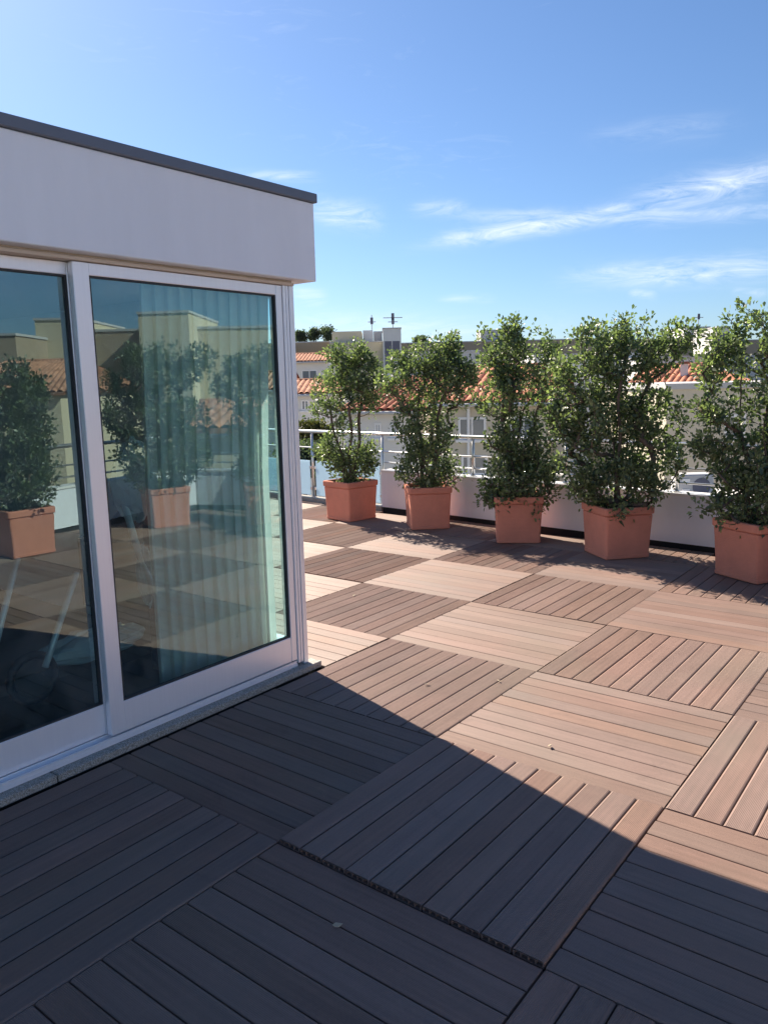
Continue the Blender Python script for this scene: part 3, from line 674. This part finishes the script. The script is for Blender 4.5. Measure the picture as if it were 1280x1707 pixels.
SL = ['thin leafy shrub with bare middle stems in front of the frosted glass railing', 'wide crowned leafy shrub, second from the frosted glass railing', 'tall narrow shrub with hanging leaves in the middle of the row',
      'biggest and densest leafy shrub, with a branch reaching right at the top', 'ragged shrub with open upper branches at the right edge of the photo']
made = []
for k, (fx, fy, ang) in enumerate(FRONT):
    a = math.radians(ang); cxp = fx+.21*(math.cos(a)+math.cos(a+math.pi/2)); cyp = fy+.21*(math.sin(a)+math.sin(a+math.pi/2))
    planter(cxp, cyp, ang, PL[k])
    lobes, nc, st_ = SH[k]; made.append(grow(40+k, lobes, int(nc*1.25), st_)); shrub(made[-1], cxp, cyp, SL[k])
# further planters on the right side, seen mirrored in the doors
dense = grow(77, [(0, 0, .75, .34, .34, .34, 3), (0, 0, 1.2, .36, .36, .4, 3.2), (.02, 0, 1.6, .30, .30, .30, 2.2)], 420, 6)
for x, y, ang, mesh, lp, ls in [(1.46, 3.80, 3, dense, 'terracotta planter mirrored in the left glass door', 'dense rounded bushy shrub mirrored in the left glass door'),
                                (1.62, 5.55, 20, made[3], 'terracotta planter mirrored in the middle of the right glass door', 'broad shrub mirrored in the middle of the right glass door'),
                                (.75, 6.30, 40, made[1], 'terracotta planter mirrored near the corner post of the right glass door', 'shrub mirrored near the corner post of the right glass door')]:
    planter(x, y, ang, lp); shrub(mesh, x, y, ls, rz=-YAW+1.9)

# ---- fallen leaves on the boards
def onz(px, py, z=0.0):
    r = ray(px, py); return CAM+r*((z-CAM_H)/r.z)
for px_, py_, lb in [(712, 1142, 'pale dry leaf on the dark tile near the shadow edge'), (832, 1137, 'curled dry leaf near the corner of the dark tile'), (590, 994, 'small dry leaf on the dark tile beside the door corner'),
                     (916, 1245, 'pale scrap of leaf on the sunlit tile by the raised tile'), (562, 1545, 'tiny pale scrap caught in a groove in the shade'), (680, 891, 'dry leaf in front of the second planter'), (281, 1545, 'pale scrap at a board end in the shade')][:6]:
    c = onz(px_, py_); a = random.uniform(0, 6.28); d1 = Vector((math.cos(a), math.sin(a), 0)); d2 = Vector((-d1.y, d1.x, 0)); s = random.uniform(.011, .016)
    g = MB(); top = []
    for q, (u_, v_, h_) in enumerate([(-1, 0, .004), (-.3, .5, .007), (.5, .45, .006), (1.2, 0, .010), (.5, -.45, .003), (-.3, -.5, .003)]): top.append(d1*u_*s+d2*v_*s+Vector((0, 0, h_+.0005)))
    g.loft([[p-Vector((0, 0, .0006)) for p in top], top]); ob = g.build('dry_leaf', MAT['dry']); ob.location = (c.x, c.y, .0015); tag(ob, lb, 'leaf', 'fallen leaves on the deck')

# ================================================================= TOWN
def tiled_slope(mb, a, b, c, d, pitch=.26, amp=.075):
    """barrel tiles running from eave a-b up to ridge d-c"""
    a, b, c, d = map(Vector, (a, b, c, d)); L = (b-a).length; n = max(4, int(L/pitch)); nrm = (b-a).cross(d-a).normalized(); seg = 6
    top, bot = [], []
    for k in range(n*seg+1):
        s = k/(n*seg); h = amp*abs(math.sin(math.pi*k/seg)); bot.append(a.lerp(b, s)+nrm*h); top.append(d.lerp(c, s)+nrm*h)
    m_ = len(bot); mb.add(bot+top, [(k, k+1, m_+k+1, m_+k) for k in range(m_-1)])
    und = -nrm*.12; mb.add([a+und, b+und, c+und, d+und], [(3, 2, 1, 0)]); mb.add([a+und, b+und, b, a], [(0, 1, 2, 3)])
def site(px0, px1, d, mirror=False):
    a, b = V(px0, 641, d), V(px1, 641, d); c = (a+b)/2; w = (b-a).length; rz = -YAW
    if mirror: c = Vector((2*(FX-.017)-c.x, c.y, c.z)); rz = YAW+math.pi
    return c, w, rz
def zat(py, d, px=640): return V(px, py, d).z
def window(root, x0, x1, z0, z1, yf, wall='pane', sill=True):
    f = MB(); t_ = .07
    f.box(x0, x0+t_, yf-.03, yf-.002, z0, z1); f.box(x1-t_, x1, yf-.03, yf-.002, z0, z1); f.box(x0+t_, x1-t_, yf-.03, yf-.002, z0, z0+t_); f.box(x0+t_, x1-t_, yf-.03, yf-.002, z1-t_, z1)
    xm = (x0+x1)/2; f.box(xm-.03, xm+.03, yf-.028, yf-.002, z0+t_, z1-t_); f = f.build('window', MAT['white'], root)
    MB().box(x0+t_, x1-t_, yf-.015, yf-.003, z0+t_, z1-t_).build('pane', MAT['glass_far'], f)
    if sill: MB().box(x0-.06, x1+.06, yf-.12, yf-.002, z0-.08, z0-.002).build('sill', MAT['white'], f)
def house(px0, px1, eave, ridge, d, depth, label, wall='w_white', roof='roof', rot=0.0, wins=(), chim=(), hip=False, mirror=False, gable_side=False, pipe=None):
    c, w, rz = site(px0, px1, d, mirror); pm_ = (px0+px1)/2
    r = thing('tiled_house', label, 'house', (c.x, c.y, GZ), rz+rot); ze, zr = zat(eave, d, pm_)-GZ, zat(ridge, d+depth/2*(0 if gable_side else 1), pm_)-GZ
    MB().box(-w/2, w/2, 0, depth, 0, ze-.02).build('wall', MAT[wall], r)
    rf = MB(); ov = .25
    if gable_side:                                   # gable end faces the viewer, ridge runs away
        tiled_slope(rf, (-w/2-ov, depth+ov, ze-.05), (-w/2-ov, -ov, ze-.05), (0, -ov, zr), (0, depth+ov, zr)); tiled_slope(rf, (w/2+ov, -ov, ze-.05), (w/2+ov, depth+ov, ze-.05), (0, depth+ov, zr), (0, -ov, zr))
        g = MB(); g.loft([[(-w/2, .0, ze-.02), (w/2, .0, ze-.02), (0, .0, zr-.14)], [(-w/2, .2, ze-.02), (w/2, .2, ze-.02), (0, .2, zr-.14)]]); g.build('gable', MAT[wall], r)
    else:
        hx = w*.25 if hip else 0
        tiled_slope(rf, (-w/2-ov, -ov, ze), (w/2+ov, -ov, ze), (w/2+ov-hx, depth/2, zr), (-w/2-ov+hx, depth/2, zr)); tiled_slope(rf, (w/2+ov, depth+ov, ze), (-w/2-ov, depth+ov, ze), (-w/2-ov+hx, depth/2, zr), (w/2+ov-hx, depth/2, zr))
        if hip:
            tiled_slope(rf, (w/2+ov, -ov, ze), (w/2+ov, depth+ov, ze), (w/2+ov-hx, depth/2, zr), (w/2+ov-hx, depth/2, zr)); tiled_slope(rf, (-w/2-ov, depth+ov, ze), (-w/2-ov, -ov, ze), (-w/2-ov+hx, depth/2, zr), (-w/2-ov+hx, depth/2, zr))
        else:
            for s in (-1, 1):
                g = MB(); g.loft([[(s*w/2, 0, ze-.02), (s*w/2, depth, ze-.02), (s*w/2, depth/2, zr-.13)], [(s*(w/2-.2), 0, ze-.02), (s*(w/2-.2), depth, ze-.02), (s*(w/2-.2), depth/2, zr-.13)]]); g.build('gable', MAT[wall], r)
        MB().tube([(-w/2-ov+hx, depth/2, zr+.02), (w/2+ov-hx, depth/2, zr+.02)], .09, 8).build('ridge_cap', MAT[roof], r)
    rf = rf.build('roof', MAT[roof], r)
    for wx0, wx1, wy0, wy1 in wins:                  # window rectangles in pixels
        k = d/F_PX; window(r, (wx0-pm_)*k, (wx1-pm_)*k, zat(wy1, d, pm_)-GZ, zat(wy0, d, pm_)-GZ, 0)
    for cx0, cx1, cyt in chim:
        k = d/F_PX; x0, x1 = (cx0-pm_)*k, (cx1-pm_)*k; zt = zat(cyt, d+1.5, pm_)-GZ
        ch = MB().box(x0, x1, 1.2, 1.2+(x1-x0), ze-.05, zt).build('chimney', MAT['w_white'], r); MB().box(x0-.06, x1+.06, 1.14, 1.26+(x1-x0), zt+.001, zt+.1).build('chimney_cap', MAT[roof], ch)
    if not gable_side: MB().tube([(-w/2-ov, -ov-.06, ze-.10), (w/2+ov, -ov-.06, ze-.10)], .06, 8).build('gutter', MAT['w_grey'], r)
    if pipe:
        x = (pipe-pm_)*d/F_PX; MB().tube([(x, -.07, 0), (x, -.07, ze-.05)], .05, 8).build('downpipe', MAT['white'], r)
    return r
def block(px0, px1, top, d, depth, label, wall, wins=(), rot=0.0, mirror=False, panel=None, base=None, name='flat_roofed_building', boxes=()):
    c, w, rz = site(px0, px1, d, mirror); pm_ = (px0+px1)/2; zb = GZ if base is None else base
    r = thing(name, label, 'building', (c.x, c.y, zb), rz+rot); zt = zat(top, d, pm_)-zb; k = d/F_PX
    MB().box(-w/2, w/2, 0, depth, 0, zt).build('wall', MAT[wall], r)
    g = MB(); g.box(-w/2-.06, w/2+.06, -.06, depth+.06, zt+.001, zt+.14); g.build('roof_edge', MAT['w_grey'], r)
    for wx0, wx1, wy0, wy1 in wins: window(r, (wx0-pm_)*k, (wx1-pm_)*k, zat(wy1, d, pm_)-zb, zat(wy0, d, pm_)-zb, 0, sill=False)
    for bx0, bx1, bt, bm_, dy in boxes:              # stair heads on the roof
        z1 = zat(bt, d+dy, pm_)-zb; MB().box((bx0-pm_)*k*(1+dy/d), (bx1-pm_)*k*(1+dy/d), dy, dy+5, zt+.142, z1).build('stair_head', MAT[bm_], r)
    return r

# far ridge of flat-roofed blocks
block(487, 553, 571, 104, 14, 'low tan flat-roofed building beside the pines, far left', 'w_tan')
block(552, 640, 571, 100, 14, 'cream flat-roofed block with small penthouse left of the antenna tower', 'w_cream', boxes=((556, 604, 552, 'w_cream', 2), (606, 622, 551, 'w_white', 3), (623, 637, 553, 'w_grey', 3.5)), wins=())
tw = block(640, 670, 548, 98, 7, 'pale tower with two blue grey panels on the far skyline', 'w_white')
for x0, x1 in ((-.92, -.06), (.06, .92)): MB().box(x0, x1, -.05, -.002, 10.4, 13.4).build('glazed_panel', MAT['w_dark'], tw)
block(668, 1010, 569, 112, 14, 'long brown flat-roofed terrace block on the far skyline', 'w_tan', boxes=((805, 832, 549, 'w_grey', 2), (833, 862, 547, 'w_white', 2)))
block(1005, 1190, 566, 118, 14, 'brown flat-roofed block behind the biggest shrub on the far skyline', 'w_tan', boxes=((1144, 1160, 545, 'w_white', 2), (1161, 1190, 546, 'w_grey', 3)))
rt_ = block(1190, 1212, 546, 96, 7, 'white stair tower with tall dark panel at the right skyline', 'w_white')
MB().box(-.62, .62, -.05, -.002, 9.2, 13.3).build('dark_panel', MAT['w_dark'], rt_)
block(1212, 1420, 566, 120, 14, 'brown block continuing past the right stair tower', 'w_tan')
def antenna(px_, top, bot, d, label, cross):
    p = V(px_, bot, d); z1 = V(px_, top, d).z-p.z; r = thing('roof_antenna', label, 'antenna', (p.x, p.y, p.z), -YAW)
    MB().tube([(0, 0, -.1), (0, 0, z1)], .06, 6).build('mast', MAT['w_grey'], r)
    for zf, wd in cross:
        MB().box(-wd/2, wd/2, -.05, .05, z1*zf-.05, z1*zf+.05).build('crossbar', MAT['w_grey'], r)
        if wd > .5: MB().box(-.18, .18, -.12, -.06, z1*zf-.3, z1*zf+.55).build('panel_antenna', MAT['w_dark'], r)
antenna(620, 525, 551, 103.5, 'left one of the two mobile phone masts on the skyline', ((.55, 1.0), (.8, .4)))
antenna(655, 525, 548, 100, 'right one of the two mobile phone masts, on the pale tower', ((.5, 1.2), (.8, 2.4)))
antenna(1163, 525, 546, 121, 'thin television aerial on the right skyline', ((.8, 1.4), (.9, .45)))
# middle distance
house(478, 548, 602, 590, 62, 9, 'white house with dark windows under the tan building, left', 'w_white', 'roof2', wins=((504, 529, 617, 633),))
house(478, 575, 655, 634, 36, 8, 'white house with low orange roof behind the frosted railing', 'w_white', 'roof2', wins=((501, 514, 666, 684), (540, 552, 666, 684)))
house(565, 700, 683, 632, 27, 9, 'white house with steep red tiled roof behind the second shrub', 'w_white', 'roof', wins=((622, 634, 705, 730), (650, 664, 705, 730)), hip=True, rot=-.4)
house(728, 912, 669, 612, 24, 10, 'cream house with red tiled roof and wide windows behind the middle shrub', 'w_beige', 'roof', wins=((763, 810, 695, 733), (768, 812, 759, 792), (850, 892, 695, 733)), pipe=781, rot=-.3)
house(1055, 1150, 640, 610, 34, 8, 'white house with orange roof behind the biggest shrub', 'w_white', 'roof', chim=((1124, 1135, 608),), rot=-.5)
block(1112, 1400, 646, 19, 7, 'beige flat-topped house wall rising behind the parapet at right', 'w_beige', wins=((1210, 1245, 690, 735),))
house(1196, 1248, 637, 620, 44, 7, 'small house with red roof showing through the rightmost shrub', 'w_white', 'roof')
block(655, 800, 588, 66, 10, 'grey flat building behind the red roofs, between shrubs', 'w_grey', wins=((690, 705, 598, 612), (735, 750, 598, 612)))
block(890, 1065, 592, 58, 10, 'white flat building behind the biggest shrub', 'w_white', wins=((930, 945, 602, 618), (1000, 1015, 602, 618)))
block(1075, 1180, 597, 52, 8, 'pale low building behind the white chimney', 'w_white')
block(1190, 1400, 594, 60, 8, 'grey low building behind the rightmost shrub', 'w_grey')
# the same town goes on to the left, behind the pavilion
house(330, 470, 650, 622, 38, 9, 'white house with orange roof behind the pavilion corner', 'w_white', 'roof', wins=((360, 385, 668, 690), (410, 435, 668, 690)))
house(120, 310, 640, 612, 44, 10, 'cream house with red roof farther left behind the pavilion', 'w_cream', 'roof2', wins=((160, 185, 655, 675), (220, 245, 655, 675)))
block(250, 486, 576, 98, 14, 'long cream flat block on the skyline behind the pavilion', 'w_cream')
block(-60, 245, 580, 110, 14, 'long tan flat block on the skyline far left behind the pavilion', 'w_tan')
house(-120, 90, 655, 628, 36, 9, 'white house with red roof farthest left behind the pavilion', 'w_white', 'roof')
# neighbour's balcony unit just beyond the parapet at right
ac = thing('air_conditioner', 'grey air conditioning unit on a ledge beyond the parapet, at right', 'air conditioner', tuple(V(1152, 830, 11.2)), -YAW)
MB().box(-.26, .26, -.14, .14, .0, .36, .015).build('casing', MAT['w_grey'], ac); MB().tube([(.08, -.145, .18), (.08, -.142, .18)], .13, 20).build('fan_grille', MAT['w_dark'], ac)
for zz in (.10, .25): MB().box(-.20, -.09, -.150, -.141, zz, zz+.05).build('label_plate', MAT['white'], ac)
lz = V(1152, 830, 11.2); lw = MB().box(-2.2, 2.2, -.5, .9, 0, lz.z-GZ-.002).build('ledge', MAT['w_white']); lw.location = (lz.x, lz.y, GZ); lw.rotation_euler = (0, 0, -YAW)
lw.name = 'neighbour_annex'; tag(lw, 'low white annex with a flat top beyond the parapet, carrying the air conditioner', 'building')

# the other side of the street, mirrored in the doors
house(62, 235, 652, 612, 36, 9, 'cream house with orange hipped roof mirrored in the glass doors', 'w_cream', 'roof2', mirror=True, hip=True, wins=((85, 110, 683, 705), (180, 205, 683, 705)))
house(-190, 30, 668, 645, 30, 8, 'low white house mirrored at the far left of the doors', 'w_white', 'roof2', mirror=True)
house(392, 520, 690, 662, 26, 8, 'pale house with red roof mirrored behind the curtain', 'w_cream', 'roof2', mirror=True)
block(60, 128, 573, 52, 8, 'tan block mirrored in the left glass door', 'w_tan', mirror=True)
block(150, 215, 549, 56, 8, 'cream block with four small openings mirrored in the right glass door', 'w_cream', mirror=True, wins=((176, 182, 553, 561), (186, 192, 553, 561), (196, 202, 553, 561)))
block(215, 300, 566, 58, 9, 'tan long block mirrored in the right glass door', 'w_tan', mirror=True)
block(298, 368, 540, 54, 8, 'tall cream block mirrored in the right glass door', 'w_cream', mirror=True, wins=((340, 346, 544, 552), (350, 356, 544, 552)))
block(366, 500, 562, 57, 9, 'cream long block mirrored beside the corner post', 'w_cream', mirror=True)

# ---- trees beyond the terrace
def tree(px_, top, bot, d, wpx, label, matl, seed, name, n=1500, leaf=.09, flat=1.0, gz=GZ):
    rng = np.random.default_rng(seed); k = d/F_PX; c = V(px_, (top+bot)/2, d); R_ = wpx/2*k; H_ = (bot-top)/2*k
    r = thing(name, label, 'tree', (c.x, c.y, gz)); zc = c.z-gz
    cl = []; 
    for _ in range(16):
        u = rng.normal(size=3); u /= np.linalg.norm(u); u *= rng.uniform(.3, .8); cl.append((u[0]*R_, u[1]*R_, zc+u[2]*H_*.85))
    cl = np.array(cl); cen = cl[rng.integers(0, len(cl), n)]+rng.normal(size=(n, 3))*np.array([R_*.22, R_*.22, H_*.2])
    me = leaf_mesh('crown', cen, rng.normal(size=(n, 3))+np.array([0, 0, .3]), leaf, rng); me.materials.append(MAT[matl]); cr_ = link('crown', me, None, r); cr_['kind'] = 'stuff'
    g = MB(); rt0 = max(.05, R_*.05); g.tube([(0, 0, 0), (.05*R_, 0, zc*.5), (0, .04*R_, zc-H_*.2)], [rt0*1.3, rt0, rt0*.6], 7)
    for q in cl[:9]: g.tube([(0, 0, zc-H_*1.0), (q[0]*.5, q[1]*.5, (zc-H_*.6+q[2])/2), tuple(q)], [rt0*.5, rt0*.35, rt0*.15], 5)
    g.build('trunk', MAT['bark'], r)
for k, (px_, tp, bt, wd, lb) in enumerate([(500, 548, 572, 24, 'small round pine at the left of the skyline group'), (522, 543, 572, 24, 'middle pine of the skyline group'), (545, 540, 572, 34, 'largest pine of the skyline group beside the cream penthouse'), (700, 559, 575, 26, 'lone dark pine on the skyline right of the tower')]):
    tree(px_, tp, bt, 165, wd, lb, 'leaf3', 200+k, 'pine_tree', n=1800, leaf=.42)
tree(520, 690, 745, 15, 60, 'olive green tree top behind the frosted glass railing', 'leaf2', 301, 'garden_tree', n=5000, leaf=.06)
tree(505, 728, 800, 13, 110, 'dark bushy garden tree below the olive green one, behind the railing', 'leaf3', 302, 'garden_tree', n=9000, leaf=.06)
